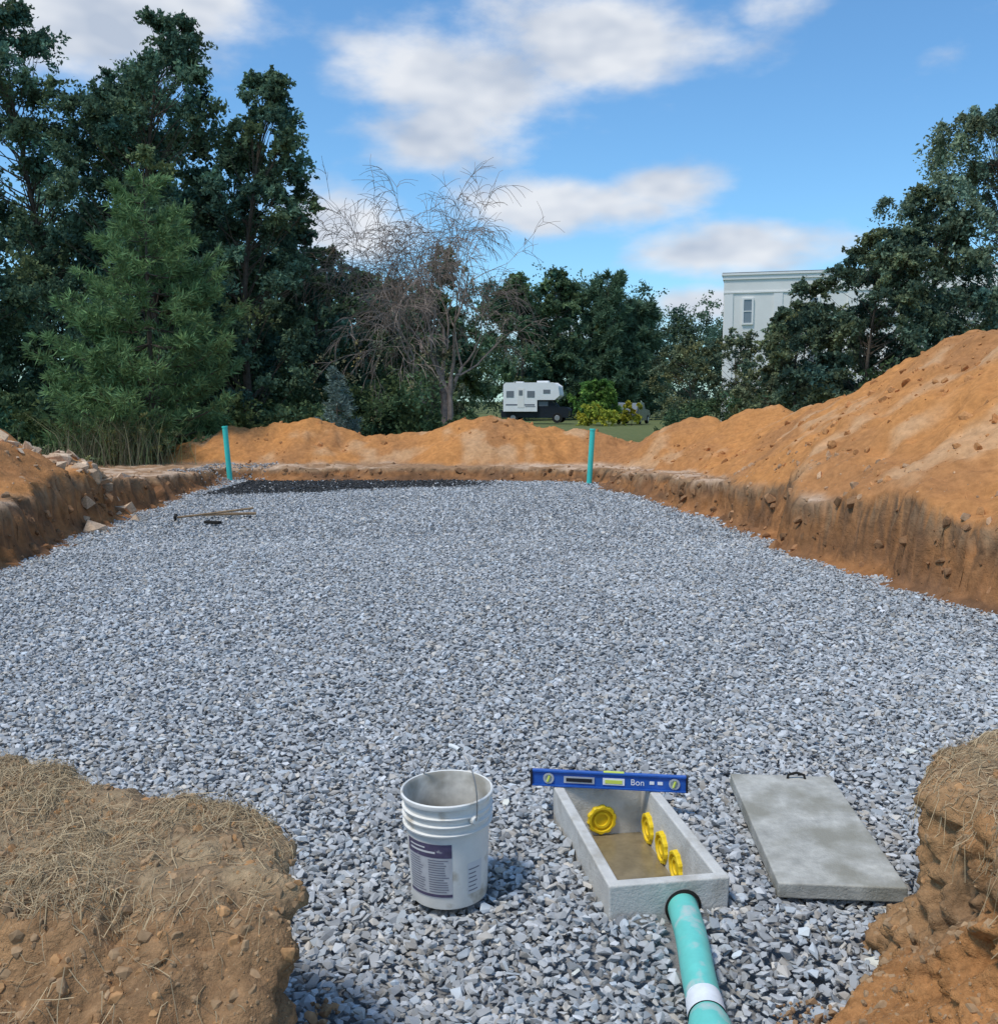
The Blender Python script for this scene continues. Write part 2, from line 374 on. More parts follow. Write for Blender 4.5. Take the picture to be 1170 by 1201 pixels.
cp += clods('d', 3800, (-7,6), (6,22), .014, .11, 304, lambda x,y,d,dn,S,m: (dn > -.28)&(dn < .06), (.34,.17,.08), 2.8)
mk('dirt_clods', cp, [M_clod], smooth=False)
r = R(41); n = 190
rx = -6.15+r.normal(0, .40, n); ry = 13.9+r.normal(0, .8, n); rz = height(rx, ry)[0]
s = .04*(5.5)**(r.rand(n)**1.4)
mk('rock_pile', scatter(np.stack([rx, ry, rz+s*.1], 1), s, np.array([[.52,.38,.26]])*np.exp(r.normal(0,.18,(n,1))), T1, 5, .6), [M_clod])
r = R(42); n = 1500
rx = r.uniform(-6.4,-4.9, n); ry = r.uniform(19.2, 22.4, n); rz = height(rx, ry)[0]
mk('gravel_spill', scatter(np.stack([rx, ry, rz+.01], 1), .03*np.exp(r.normal(0,.3,n)), np.array([[.36,.34,.32]])*np.exp(r.normal(0,.25,(n,1))), T2, 6, .5), [M_stone])
def bank_clods(bv, n, xr, yr, seed, smin=.003, smax=.024):
    r = R(seed); P = []; 
    for k in range(n):
        hx, hy = r.uniform(*xr), r.uniform(*yr)
        h = bv.ray_cast(Vector((hx, hy, 2)), Vector((0, 0, -1)))
        if h[0] is not None and h[0].z > -.03: P.append(h[0][:])
    P = np.array(P); n = len(P); s = smin*(smax/smin)**(r.rand(n)**3.4)
    cc = np.where(r.rand(n, 1) < .2, np.array([[.40,.22,.10]]), np.array([[.35,.225,.125]]))*np.exp(r.normal(0,.1,(n,1)))
    return scatter(P-np.array([[0,0,.35]])*s[:, None], s, cc, templates(12, 24, seed, .9), seed, .6)
mk('soil_crumbs', bank_clods(bvL, 11000, (-1.9,-.4), (1.1,3.0), 11)+bank_clods(bvR, 9000, (.7,1.9), (1.1,3.2), 12), [M_clod])
def foot(n, xr, yr, seed):
    r = R(seed); px = r.uniform(*xr, n); py = r.uniform(*yr, n); s = .005*(6)**(r.rand(n)**2.8)
    return scatter(np.stack([px, py, .0+s*.2], 1), s, np.array([[.36,.22,.12]])*np.exp(r.normal(0,.2,(n,1))), templates(8, 20, seed, .85), seed)
mk('fallen_soil', foot(260, (.74,1.05), (2.1,2.6), 71)+foot(100, (-.52,-.42), (2.0,2.6), 72), [M_clod])
def vn(x_, y_, s_): return float(fbm(np.array([x_]), np.array([y_]), s=3.0, o=2, seed=s_)[0])
def straw(bv, n, xr, yr, seed, zmin):
    r = R(seed); V = []; C = []
    for k in range(n):
        hx, hy = r.uniform(*xr), r.uniform(*yr)
        if vn(hx, hy, seed) + r.normal(0, .22) < -.02: continue
        h = bv.ray_cast(Vector((hx, hy, 2)), Vector((0, 0, -1)))
        if h[0] is None or h[0].z < zmin: continue
        a = r.uniform(0, 6.28); L = .02+.13*r.rand()**2; w = r.uniform(.0004, .0010); cu = r.normal(0, .9)
        p = np.array(h[0]); pts = []
        lift = abs(r.normal(0, .012)); tipup = r.rand()*.035 if r.rand() < .25 else 0
        for t in (0, .33, .66, 1):
            q = p+np.array([math.cos(a+cu*t), math.sin(a+cu*t), 0])*L*(t-.5); q[2] = 0
            hh = bv.ray_cast(Vector((q[0], q[1], 2)), Vector((0, 0, -1)))
            zq = hh[0].z if hh[0] is not None else p[2]-.05
            q[2] = max(zq, p[2]-.09)+.002+lift*math.sin(t*3.1)+tipup*t; pts.append(q)
        sd = np.array([-math.sin(a), math.cos(a), .3])*w
        for i in range(3): V += [pts[i]-sd, pts[i]+sd, pts[i+1]+sd, pts[i+1]-sd]
        b = r.uniform(.5, 1.25); C += [np.array([.48,.36,.21])*b]*12
    V = np.array(V); n = len(V)//4
    return (V, np.arange(n*4).reshape(-1, 4), 0, np.array(C))
mk('dry_grass', [straw(bvL, 17000, (-1.95,-.5), (2.0,3.0), 21, .38), straw(bvL, 1200, (-1.95,-.5), (1.4,2.2), 23, .1), straw(bvR, 8000, (1.12,2.1), (1.5,3.15), 22, .45)], [M_straw])

# ------------------------------------------------------------ vegetation
def quads(P, A, B):
    V = np.stack([P-A, P+B, P+A, P-B], 1).reshape(-1, 3)
    return V, np.arange(len(V)).reshape(-1, 4)
def unit(v): return v/(np.linalg.norm(v, axis=-1, keepdims=True)+1e-9)
def foliage(r, C, rc, sprays, per, leaf, col, droop=.25, up=.15, hue=.10, narrow=.5, jit=.09):
    K = len(C); rc = np.broadcast_to(rc, (K,))
    D = r.normal(size=(K, sprays, 3)); D[..., 2] += up; D = unit(D)
    Ln = rc[:, None]*r.uniform(.4, 1.4, (K, sprays))
    t = r.rand(K, sprays, per)**.7
    P = C[:, None, None]+D[:, :, None]*(Ln[:, :, None]*t)[..., None]*np.array([1, 1, .8])
    P[..., 2] -= droop*(t**2)*Ln[:, :, None]
    P += r.normal(size=P.shape)*(rc[:, None, None, None]*jit)
    A = unit(D[:, :, None]*.5+r.normal(size=P.shape)*.7); B = unit(np.cross(A, r.normal(size=P.shape)))
    s = leaf*r.uniform(.55, 1.3, P.shape[:-1])[..., None]*.5
    cf = np.exp(r.normal(0, .22, (K, 1, 1)))*np.exp(r.normal(0, .15, (K, sprays, 1)))*np.exp(r.normal(0, .2, (K, sprays, per)))
    cc = np.array(col)*cf[..., None]
    hs = r.normal(0, hue, (K, 1, 1))+r.normal(0, hue*.6, cf.shape)
    cc = cc*np.stack([1+hs*1.3, 1+hs*.4, 1-hs*.6], -1)
    P = P.reshape(-1, 3); V, f = quads(P, (A*s).reshape(-1, 3), (B*s*narrow).reshape(-1, 3))
    return (V, f, 1, np.repeat(np.clip(cc.reshape(-1, 3), .004, .6), 4, 0))
def broadleaf(name, x, y, H, Rr, seed, col=(.04,.08,.042), cb=.08, K=80, leaf=.15, sprays=18, per=26, prof=None, droop=.25, zb=None, rcs=(.16,.34), trunk=None):
    r = R(seed); zb = (.1 if y < 45 else -.1) if zb is None else zb
    if prof is None: prof = ([0, .25, .55, .8, 1], [.8, 1, .95, .68, .15])
    t = cb+(1-cb)*r.rand(K)**.85
    a = r.uniform(0, 2*np.pi, K)
    lob = 1+.18*np.sin(a*3+seed)+.15*np.sin(a*2+t*9+seed*2)
    rad = Rr*np.interp((t-cb)/(1-cb), *prof)*lob*np.sqrt(r.uniform(.08, 1, K))
    sway = np.stack([.05*H*np.sin(t*4+seed), .03*H*np.cos(t*3+seed)], 1)*t[:, None]
    C = np.stack([x+rad*np.cos(a)+sway[:, 0], y+rad*np.sin(a)+sway[:, 1], zb+t*(H-zb)*.96], 1)
    rc = Rr*r.uniform(*rcs, K)*(1.15-.55*t)
    parts = [foliage(r, C, rc, sprays, per, leaf, col, droop)]
    tr = trunk or H*.013
    tt = np.linspace(0, .88, 9); tp = np.stack([x+.05*H*np.sin(tt*4+seed)*tt, y+.03*H*np.cos(tt*3+seed)*tt, zb-.2+tt*(H-zb)], 1)
    v, f = tube(tp, tr*(1-tt*1.02), 8); parts.append((v, f, 0, None))
    for k in range(K):
        tk = max(.08, t[k]-r.uniform(.08, .22)); p0 = np.array([np.interp(tk, tt, tp[:, j]) for j in range(3)])
        mid = (p0+C[k])/2+np.array([0, 0, -.05*rad[k]])+r.normal(0, .05*Rr, 3)*.6
        v, f = tube([p0, mid, C[k]], [tr*.22*(1-tk*.7), tr*.13*(1-tk*.6), tr*.04], 4); parts.append((v, f, 0, None))
    return mk(name, parts, [M_bark, M_leaf])
def conifer(name, x, y, H, Rr, seed, col=(.05,.1,.05), zb=.1, whorls=22, nb=9, tufts=22, need=12, nl=.26, nw=.035, rise=.35, low=.06, power=.75, thick=.5):
    r = R(seed); parts = []; C = []; D = []
    tt = np.linspace(0, 1, 8)
    v, f = tube(np.stack([x+0*tt, y+0*tt, zb-.1+tt*(H-zb)], 1), H*.014*(1-tt*.93), 8); parts.append((v, f, 0, None))
    for w in range(whorls):
        t = low+(1-low)*w/whorls; z0 = zb+t*(H-zb); 
        for b in range(max(4, int(nb*(1-t*.35)))):
            a = r.uniform(0, 6.283); Ln = Rr*((1-t)**power+.04)*r.uniform(.6, 1.15)*min(1, .62+t*2.2)
            e = np.array([math.cos(a), math.sin(a), 0]); s = np.linspace(0, 1, 5)
            ri = rise*(.3+t)*Ln
            pts = np.array([x, y, z0])+e*(Ln*s)[:, None]+np.array([0, 0, 1])*((-.12*Ln*np.sin(s*3.14))+ri*s**1.8)[:, None]
            v, f = tube(pts, H*.004*(1-s*.8)*(1.2-t), 4); parts.append((v, f, 0, None))
            nt = max(5, int(tufts*Ln/Rr))
            u = r.uniform(.18, 1, nt)**.7
            base = np.stack([np.interp(u, s, pts[:, j]) for j in range(3)], 1)
            side = np.array([-e[1], e[0], 0]); sw = r.normal(0, .20, nt)*Ln*(1.2-u)
            base = base+side*sw[:, None]+e*np.abs(sw)[:, None]*.4+np.array([0, 0, 1])*(np.abs(sw)*.15+r.normal(0, .05, nt)*Ln*thick)[:, None]
            C.append(base); D.append(np.tile(e, (nt, 1))*.8+side*np.sign(sw)[:, None]*.5+np.array([0, 0, .45]))
    C = np.concatenate(C); D = unit(np.concatenate(D)); n = len(C)
    A = unit(D[:, None]*.75+r.normal(size=(n, need, 3))*.6); P = C[:, None]+A*nl*.45+r.normal(size=A.shape)*.03
    B = unit(np.cross(A, r.normal(size=A.shape)))
    s = r.uniform(.7, 1.2, (n, need, 1))
    cc = np.array(col)*np.exp(r.normal(0, .22, (n, 1, 1)))*np.exp(r.normal(0, .15, (n, need, 1)))
    V, f = quads(P.reshape(-1, 3), (A*nl*.5*s).reshape(-1, 3), (B*nw*.5*s).reshape(-1, 3))
    parts.append((V, f, 1, np.repeat(np.clip(cc.reshape(-1, 3), .005, .6), 4, 0)))
    return mk(name, parts, [M_bark, M_leaf])

BL = (.118,.185,.118)
BD = (.102,.165,.102)
upr = ([0,.3,.6,.8,1],[.9,1,.85,.6,.2])
broadleaf('broadleaf_tree', -14.4, 32, 14.2, 3.6, 1, BL, K=150, prof=upr)
broadleaf('broadleaf_tree', -18.4, 31, 14.6, 3.6, 2, BL, K=110)
broadleaf('broadleaf_tree', -10.3, 31, 13.7, 3.0, 3, BL, K=150, prof=upr)
broadleaf('broadleaf_tree', -7.75, 31.5, 12.1, 2.3, 4, BL, K=130, prof=upr)
broadleaf('broadleaf_tree', -12.6, 35, 13.2, 3.6, 5, BD, K=120)
broadleaf('broadleaf_tree', -8.9, 35, 11.0, 2.8, 9, BD, K=90)
broadleaf('broadleaf_tree', -6.7, 36, 8.2, 2.0, 6, BL, K=80)
broadleaf('broadleaf_tree', -5.0, 39, 6.9, 1.8, 7, (.11,.175,.10), K=70)
broadleaf('broadleaf_tree', -15.2, 27.5, 7.5, 3.0, 8, BD, K=90)
conifer('pine_tree', -8.45, 24.5, 7.2, 3.1, 10, (.155,.25,.11), whorls=16, nb=12, tufts=40, need=13, nl=.24, thick=.25)
conifer('spruce_tree', -4.35, 27, 2.6, .75, 11, (.2,.27,.24), whorls=14, nb=7, tufts=12, need=10, nl=.16, nw=.025, rise=.1)
broadleaf('broadleaf_tree', -3.0, 46, 6.9, 2.2, 12, (.11,.165,.085), K=80, leaf=.2)
broadleaf('broadleaf_tree', 2.0, 96, 14.0, 4.4, 13, (.125,.185,.10), K=90, leaf=.34, zb=-.2)
broadleaf('broadleaf_tree', 6.0, 98, 14.6, 4.2, 27, (.12,.18,.10), K=90, leaf=.34, zb=-.2)
conifer('pine_tree', 10.4, 97, 13.8, 4.2, 14, (.13,.20,.12), whorls=20, nb=10, tufts=24, nl=.7, nw=.13, power=.4)
conifer('pine_tree', 13.6, 99, 11.5, 3.6, 15, (.13,.195,.12), whorls=18, nb=10, tufts=24, nl=.7, nw=.13, power=.5)
RB = (.13,.175,.11)
broadleaf('broadleaf_tree', 8.9, 30, 5.4, 1.6, 16, RB, K=80, leaf=.13)
broadleaf('broadleaf_tree', 10.8, 29.5, 6.8, 2.0, 17, RB, K=110, leaf=.13)
broadleaf('broadleaf_tree', 13.0, 31, 8.3, 2.3, 18, (.135,.185,.12), K=120, leaf=.14)
broadleaf('willow_tree', 15.5, 32, 11.0, 3.3, 19, (.21,.27,.18), K=160, leaf=.13, droop=1.5, sprays=18, prof=([0,.4,.7,.9,1],[.8,1,.95,.6,.2]))
broadleaf('broadleaf_tree', 7.4, 39, 4.4, 1.5, 20, (.19,.22,.125), K=60, leaf=.11, sprays=11, per=18)
broadleaf('broadleaf_tree', 9.5, 40, 4.7, 1.8, 21, (.175,.205,.12), K=70, leaf=.11, sprays=12, per=18)
broadleaf('broadleaf_tree', 11.6, 38, 5.4, 2.1, 28, (.145,.185,.11), K=80, leaf=.12)
broadleaf('shrub', 12.6, 27, 3.6, 1.9, 22, (.115,.155,.085), K=60, leaf=.13)
broadleaf('shrub', 8.3, 30, 3.0, 1.3, 23, (.14,.165,.10), K=40, leaf=.12)
broadleaf('shrub', 7.3, 75, 3.2, 1.9, 24, (.14,.25,.065), K=55, leaf=.22, prof=([0,.5,1],[.9,1,.5]), zb=.4, cb=.05)
broadleaf('shrub', 7.3, 71, 1.5, 1.6, 25, (.45,.48,.08), K=24, leaf=.2, cb=.05, prof=([0,.5,1],[1,1,.6]))
broadleaf('shrub', 9.5, 72, 1.7, 1.0, 26, (.48,.45,.07), K=18, leaf=.2, cb=.05, prof=([0,.5,1],[1,1,.6]))
def mass(name, items, seed, leaf, col, sprays=10, per=12):
    r = R(seed); Cs = []; rs = []
    for (x0, x1, yy, h0, h1, n, rr) in items:
        xx = r.uniform(x0, x1, n); tp = h0+(h1-h0)*(xx-x0)/(x1-x0); tp = tp*(1+.10*np.sin(xx*1.7+seed)+.07*np.sin(xx*4.1))
        Cs.append(np.stack([xx, yy+r.normal(0, 1.5, n), -.2+tp*r.rand(n)**.75], 1)); rs.append(rr*r.uniform(.6, 1.2, n))
    return mk(name, [foliage(r, np.concatenate(Cs), np.concatenate(rs), sprays, per, leaf, col, .2)], [M_bark, M_leaf])
mass('distant_trees', [(-40,-12,46,11.5,10.5,300,1.6),(-14,-8,44,9,7.4,110,1.3),(-12,-1.8,58,8.2,8.4,170,1.4),(-4,16,108,14.5,13,200,2.2),(12,30,112,12,11,200,2.2),(-30,60,150,13,12,260,2.8)], 31, .36, (.115,.17,.11), 12, 18)  # slight distance haze is painted into this leaf colour
mass('undergrowth', [(-17,-10,27,2.6,1.8,110,.7),(-11,-5,29,1.5,1.7,90,.6),(-8,-2.4,33,2.4,2.3,110,.8),(-2.6,-1.1,33,1.5,1.3,26,.5),(5.6,11,34,1.6,2.2,80,.6),(10,18,30,2.5,3,100,.8),(-12,-2.2,40,3.4,3.2,130,.9)], 32, .15, (.105,.155,.075), 12, 18)
def weeds(name, cx, cy, rx, ry, n, h, cols, seed, w=.012):
    r = R(seed); px = cx+r.normal(0, rx, n); py = cy+r.normal(0, ry, n); pz = height(px, py)[0]
    hh = h*r.uniform(.3, 1.1, n); lean = r.normal(0, .35, (n, 2))*hh[:, None]; a = r.uniform(0, 3.14, n)
    s = np.stack([np.cos(a), np.sin(a), 0*a], 1)*w
    b = np.stack([px, py, pz-.03], 1); m_ = b+np.stack([lean[:, 0]*.35, lean[:, 1]*.35, hh*.6], 1); t_ = b+np.stack([lean[:, 0], lean[:, 1], hh], 1)
    V = np.stack([b-s, b+s, m_+s*.8, m_-s*.8, t_+s*.15, t_-s*.15], 1).reshape(-1, 3); k = np.arange(n)*6
    f = np.concatenate([np.stack([k, k+1, k+2, k+3], 1), np.stack([k+3, k+2, k+4, k+5], 1)])
    cc = np.array(cols)[r.randint(0, len(cols), n)]*np.exp(r.normal(0, .2, (n, 1)))
    K = n//9; ii = r.randint(0, n, K); Cc = b[ii]+(t_[ii]-b[ii])*r.uniform(.3, 1, K)[:, None]
    fo = foliage(r, Cc, h*.14, 5, 7, .06, (.17,.19,.09), .2)
    return mk(name, [(V, f, 0, np.repeat(cc, 6, 0)), fo], [M_straw, M_leaf])
WG = [(.20,.21,.11),(.16,.20,.08),(.26,.22,.13),(.17,.14,.09)]
weeds('tall_weeds', -8.7, 22.5, .6, .4, 1000, 1.15, WG, 51, .006)
weeds('tall_weeds', -11.5, 22, 1.2, .8, 1500, .45, WG, 52, .007)
weeds('tall_weeds', -4.5, 28, 2, .8, 1500, .5, WG, 53, .010)
def bare(name, x, y, H, seed):
    r = R(seed); parts = []; tips = []
    def grow(p, d, L, rad, dep):
        n = 4; pts = [p.copy()]; q = p.copy(); dd = d.copy()
        for i in range(n):
            dd = dd+r.normal(0, .14, 3); dd[2] += .06 if dep < 4 else -.07*(dep-3); dd /= np.linalg.norm(dd); q = q+dd*L/n; pts.append(q.copy())
        e = rad*.62
        v, f = tube(pts, np.linspace(rad, e, n+1), 7 if dep < 2 else 4 if dep < 4 else 3); parts.append((v, f, 0, None))
        if dep >= 6: tips.append(q); return
        for k in range(3 if dep < 5 else 4):
            i = r.randint(2, n+1) if k else n
            nd = dd+r.normal(0, .45 if dep else .35, 3); nd /= np.linalg.norm(nd)
            grow(pts[i], nd, L*r.uniform(.66, .9), max(e*r.uniform(.55, .85), .0085), dep+1)
    for bx, dx, s, rr in [(0, .10, 1.05, .17), (.25, .34, 1, .13), (-.2, -.30, 1, .13)]:
        grow(np.array([x+bx, y, 0.]), unit(np.array([dx, r.normal(0, .1), 1])), H*.265*s, rr, 0)
    T = np.array(tips); T = T[r.rand(len(T)) < .22]
    T = T[(T[:, 2] < H*.42) & ((T[:, 0] < -.5) | (T[:, 2] > 2.6))]
    if len(T):
        parts.append(foliage(r, T, .4, 3, 8, .09, (.2,.2,.12), 1.0, 0))
    return mk(name, parts, [M_barkg, M_leaf])
bare('bare_tree', -1.95, 34, 9.4, 5)
broadleaf('willow_shrub', -2.3, 34.5, 3.9, 1.2, 61, (.19,.19,.12), K=30, leaf=.09, droop=1.6, sprays=10, per=14)

# ------------------------------------------------------------ building
M_stucco = mat('white_stucco', (.80,.77,.71), rough=.85, nscale=.8, namt=.06, spec=.2)
M_trim = mat('white_trim', (.83,.80,.75), rough=.7, spec=.2)
M_glass = mat('window_glass', (.20,.22,.24), rough=.1, spec=.6)
M_roofd = mat('roof_edge', (.16,.16,.17), rough=.8)
B = empty('white_building', (13.25, 60, 0), (0, 0, math.radians(-15)))
W, Dp, Ht = 21, 14, 8.75
mk('walls', [(*cbox((W/2, Dp/2, Ht/2-.3), (W, Dp, Ht+.6)), 0, None)], [M_stucco], parent=B)
tp = [cbox((W/2, Dp/2, Ht+.12), (W+.14, Dp+.14, .24)), cbox((W/2, Dp/2, Ht+.30), (W+.26, Dp+.26, .12)), cbox((W/2, -.03, Ht-.75), (W, .06, .08))]
for cx in (.3, 3.1, 7.2, 11.4, 15.6, 20.7): tp.append(cbox((cx, -.03, Ht/2-.6), (.5, .06, Ht-.5)))
mk('cornice_and_pilasters', [(*p, 0, None) for p in tp], [M_trim], parent=B)
mk('roof_edge', [(*cbox((W/2, Dp/2, Ht+.38), (W+.2, Dp+.2, .05)), 0, None), (*cbox((4.6, 3, Ht+.55), (1.2, 1.2, .3)), 0, None)], [M_roofd], parent=B)
fr = []; gl = []
for cx in (1.4, 5.1, 9.3, 13.5, 18):
    for cz in (6.9, 3.9, 1.3):
        w = .45
        gl.append(cbox((cx, -.035, cz), (w, .05, 1.35)))
        for sx in (-1, 1): fr.append(cbox((cx+sx*(w/2+.05), -.05, cz), (.10, .1, 1.55)))
        for sz in (-1, 1): fr.append(cbox((cx, -.05, cz+sz*.725), (w, .1, .10)))
        fr.append(cbox((cx, -.075, cz), (w, .03, .05)))
mk('window_glass', [(*p, 0, None) for p in gl], [M_glass], parent=B)
mk('window_frames', [(*p, 0, None) for p in fr], [M_trim], parent=B)

# ------------------------------------------------------------ vehicles
M_cw = mat('camper_white', (.85,.84,.82), rough=.4, nscale=1.5, namt=.05)
M_cs = mat('camper_stripe', (.12,.13,.16), rough=.5)
M_car = mat('dark_car_paint', (.02,.025,.035), rough=.25, spec=.5)
M_tire = mat('tire', (.02,.02,.02), rough=.9)
M_rim = mat('wheel_rim', (.45,.45,.46), rough=.35, metal=.6)
def extr(prof, y0, y1):
    prof = np.array(prof, float); n = len(prof)
    v = np.concatenate([np.stack([prof[:, 0], np.full(n, y0), prof[:, 1]], 1), np.stack([prof[:, 0], np.full(n, y1), prof[:, 1]], 1)])
    j = np.arange(n); k = (j+1) % n
    return v, [np.stack([j, k, k+n, j+n], 1), j[None].copy(), (j[::-1]+n)[None].copy()]
def wheel(par, x, y, rad, w):
    v, f = lathe([(0.02,-w/2),(rad*.55,-w/2),(rad*.62,-w/2+.02),(rad*.95,-w/2),(rad,-w/2+.04),(rad,w/2-.04),(rad*.95,w/2),(rad*.6,w/2),(0.02,w/2)], 24)
    v = v[:, [0, 2, 1]]; mk('wheel', [(v+np.array([x, y, rad]), f, 0, None)], [M_tire], parent=par)
    v, f = lathe([(0.01,-.015),(rad*.5,-.01),(rad*.55,.01)], 18); v = v[:, [0, 2, 1]]
    mk('rim', [(v+np.array([x, y+(-w/2-.005 if y < 0 else w/2+.005), rad]), f, 0, None)], [M_rim], parent=par)
T = empty('truck_camper', (.62, 80, -.05), (0, 0, math.radians(-12)))
o = mk('camper_body', [(*extr([(0,.95),(2.6,.95),(2.6,1.85),(4.0,1.85),(4.35,2.15),(4.25,2.85),(3.9,3.1),(.15,3.1),(0,2.95)], -1.15, 1.15), 0, None)], [M_cw], parent=T); bevel(o, .05)
mk('stripe', [(*cbox((1.3, -1.153, 1.42), (2.3, .01, .10)), 0, None), (*cbox((2.1, -1.153, 1.28), (.8, .01, .06)), 0, None)], [M_cs], parent=T)
mk('windows', [(*cbox((.5, -1.16, 2.25), (.6, .02, .5)), 0, None), (*cbox((2.15, -1.16, 2.25), (.6, .02, .5)), 0, None), (*cbox((3.4, -1.16, 2.45), (.55, .02, .3)), 0, None), (*cbox((1.35, -1.158, 1.95), (.55,.02,1.5)), 1, None), (*cbox((1.35, -1.172, 2.35), (.3,.02,.4)), 0, None)], [M_glass, M_trim], parent=T)
mk('roof_vents', [(*cbox((1, 0, 3.17), (.7, .6, .14)), 0, None), (*cbox((2.9, .2, 3.2), (.9, .7, .2)), 0, None)], [M_cw], parent=T)
o = mk('truck_body', [(*extr([(-.2,.5),(5.0,.5),(5.05,1.0),(4.9,1.15),(4.1,1.25),(3.65,1.76),(2.68,1.78),(2.62,.93),(-.2,.93)], -.95, .95), 0, None)], [M_car], parent=T); bevel(o, .06)
mk('cab_windows', [(*cbox((3.1, -.955, 1.5), (.75, .02, .36)), 0, None)], [M_glass], parent=T)
for wx in (.7, 4.2):
    for wy in (-.85, .85): wheel(T, wx, wy, .4, .26)
C2 = empty('parked_car', (10.4, 78, -.1), (0, 0, math.radians(70)))
o = mk('car_body', [(*extr([(-2.2,.35),(2.2,.35),(2.25,.75),(2.0,.95),(1.0,1.05),(-2.1,1.05),(-2.25,.7)], -.88, .88), 0, None)], [M_car], parent=C2); bevel(o, .08)
o = mk('cabin', [(*extr([(-2.0,1.04),(1.0,1.04),(.4,1.6),(-1.7,1.62)], -.76, .76), 0, None)], [M_glass], parent=C2); bevel(o, .06)
for wx in (-1.4, 1.4):
    for wy in (-.8, .8): wheel(C2, wx, wy, .34, .22)

# ------------------------------------------------------------ bucket
BK = empty('bucket', (-.168, 3.235, -.008), (math.radians(1.5), math.radians(-1.0), 0))
prof = [(.001,.0),(.118,.0),(.127,.006),(.129,.02),(.1335,.12),(.1385,.235),(.1395,.262),(.150,.263),(.151,.268),(.1405,.271),(.1415,.292),(.1515,.293),(.1525,.298),(.1425,.301),(.143,.318),(.151,.319),(.1525,.324),(.144,.327),(.145,.352),(.154,.354),(.156,.361),(.1555,.369),(.151,.3725),(.1475,.370)]
v, f = lathe(prof, 72); mk('shell', [(v, f, 0, None)], [M_bucket], smooth=True, parent=BK).modifiers.new('e', 'EDGE_SPLIT').split_angle = math.radians(35)
v, f = lathe([(.1475,.370),(.142,.36),(.137,.25),(.130,.1),(.125,.03),(.12,.012),(.001,.012)], 72); mk('inside', [(v, f, 0, None)], [M_bucket_in], smooth=True, parent=BK)
def patch(a0, a1, z0, z1, off, m, n=24, name='label'):
    a = np.radians(np.linspace(a0, a1, n)); zz_ = np.array([z0, z1]); rr = np.interp(zz_, [.02,.12,.235], [.129,.1335,.1385])+off
    v = np.stack([rr[:, None]*np.cos(a), rr[:, None]*np.sin(a), np.repeat(zz_[:, None], n, 1)], -1).reshape(-1, 3)
    j = np.arange(n-1); mk(name, [(v, np.stack([j, j+1, j+1+n, j+n], 1), 0, None)], [m], smooth=True, parent=BK)
M_lab = mat('label_grey', (.52,.53,.55), rough=.6, nscale=25, namt=.12); M_pur = mat('label_purple', (.095,.08,.14), rough=.55, nscale=30, namt=.3, n2=30, n2col=(.4,.4,.42), n2thr=(.64,.7))
M_txt = mat('label_text', (.2,.2,.24), rough=.6); M_lt = mat('label_light', (.7,.7,.7), rough=.6)
patch(205, 278, .045, .235, .0008, M_lab)
patch(205, 278, .188, .235, .0014, M_pur, name='label_band'); patch(205, 278, .05, .06, .0014, M_pur, name='label_foot')
patch(212, 255, .203, .210, .002, M_lt, name='label_title'); patch(212, 240, .218, .223, .002, M_lt, name='label_title')
rr_ = R(9)
for k in range(14):
    z0 = .067+k*.0085; 
    for (a0, a1) in ((209, 239), (244, 274)):
        patch(a0, a1-rr_.uniform(0, 9), z0, z0+.003, .0016, M_txt, 8, 'label_text')
patch(300, 326, .05, .16, .0009, M_lt, name='label_side'); 
for k in range(6): patch(302, 322-rr_.uniform(0, 8), .06+k*.015, .064+k*.015, .0016, M_txt, 6, 'label_text')
ea = math.radians(-52); e = np.array([math.cos(ea), math.sin(ea)])
th = np.linspace(0, np.pi, 30)
pts = np.stack([e[0]*.162*np.cos(th), e[1]*.162*np.cos(th), .312+.20*np.sin(th)], 1); pts[:, 0] += .03*np.sin(th)
v, f = tube(pts, .0021, 8); mk('bail_wire', [(v, f, 0, None)], [M_wire], smooth=True, parent=BK)
v, f = tube(pts[13:17], .008, 10); mk('bail_grip', [(v, f, 0, None)], [M_grip], smooth=True, parent=BK)
for s in (-1, 1):
    v, f = lathe([(.001,.014),(.012,.014),(.016,.008),(.017,-.004)], 18); v = v[:, [2, 1, 0]]
    a = ea if s > 0 else ea+math.pi
    mk('ear', [(v, f, 0, None)], [M_bucket], parent=BK, loc=(.148*math.cos(a), .148*math.sin(a), .31), rot=(0, 0, a))

# ------------------------------------------------------------ distribution box
DB = empty('concrete_distribution_box', (BOXC[0], BOXC[1], 0), (0, 0, BOXA))
w, l, t, zt, zf, zb = .20, .425, .040, .135, -.075, -.16
bm = bmesh.new()
def ring(a, b, z_): return [bm.verts.new(p) for p in ((-a,-b,z_),(a,-b,z_),(a,b,z_),(-a,b,z_))]
r0, r1, r2, r3 = ring(w-.008, l-.008, zb), ring(w, l, zt), ring(w-t, l-t, zt), ring(w-t-.008, l-t-.008, zf)
bm.faces.new(r0[::-1]); bm.faces.new(r3)
for A_, B_ in ((r0, r1), (r1, r2), (r2, r3)):
    for k in range(4): bm.faces.new([A_[k-1], A_[k], B_[k], B_[k-1]])
bmesh.ops.recalc_face_normals(bm, faces=bm.faces)
me = bpy.data.meshes.new('box_shell'); bm.to_mesh(me); bm.free(); me.materials.append(M_conc)
o = bpy.data.objects.new('box_shell', me); COL.objects.link(o); o.parent = DB; bevel(o, .006, 3)
mk('muddy_water', [(*cbox((0, 0, zf+.004), (2*(w-t-.006), 2*(l-t-.006), .012)), 0, None)], [M_mud], parent=DB)
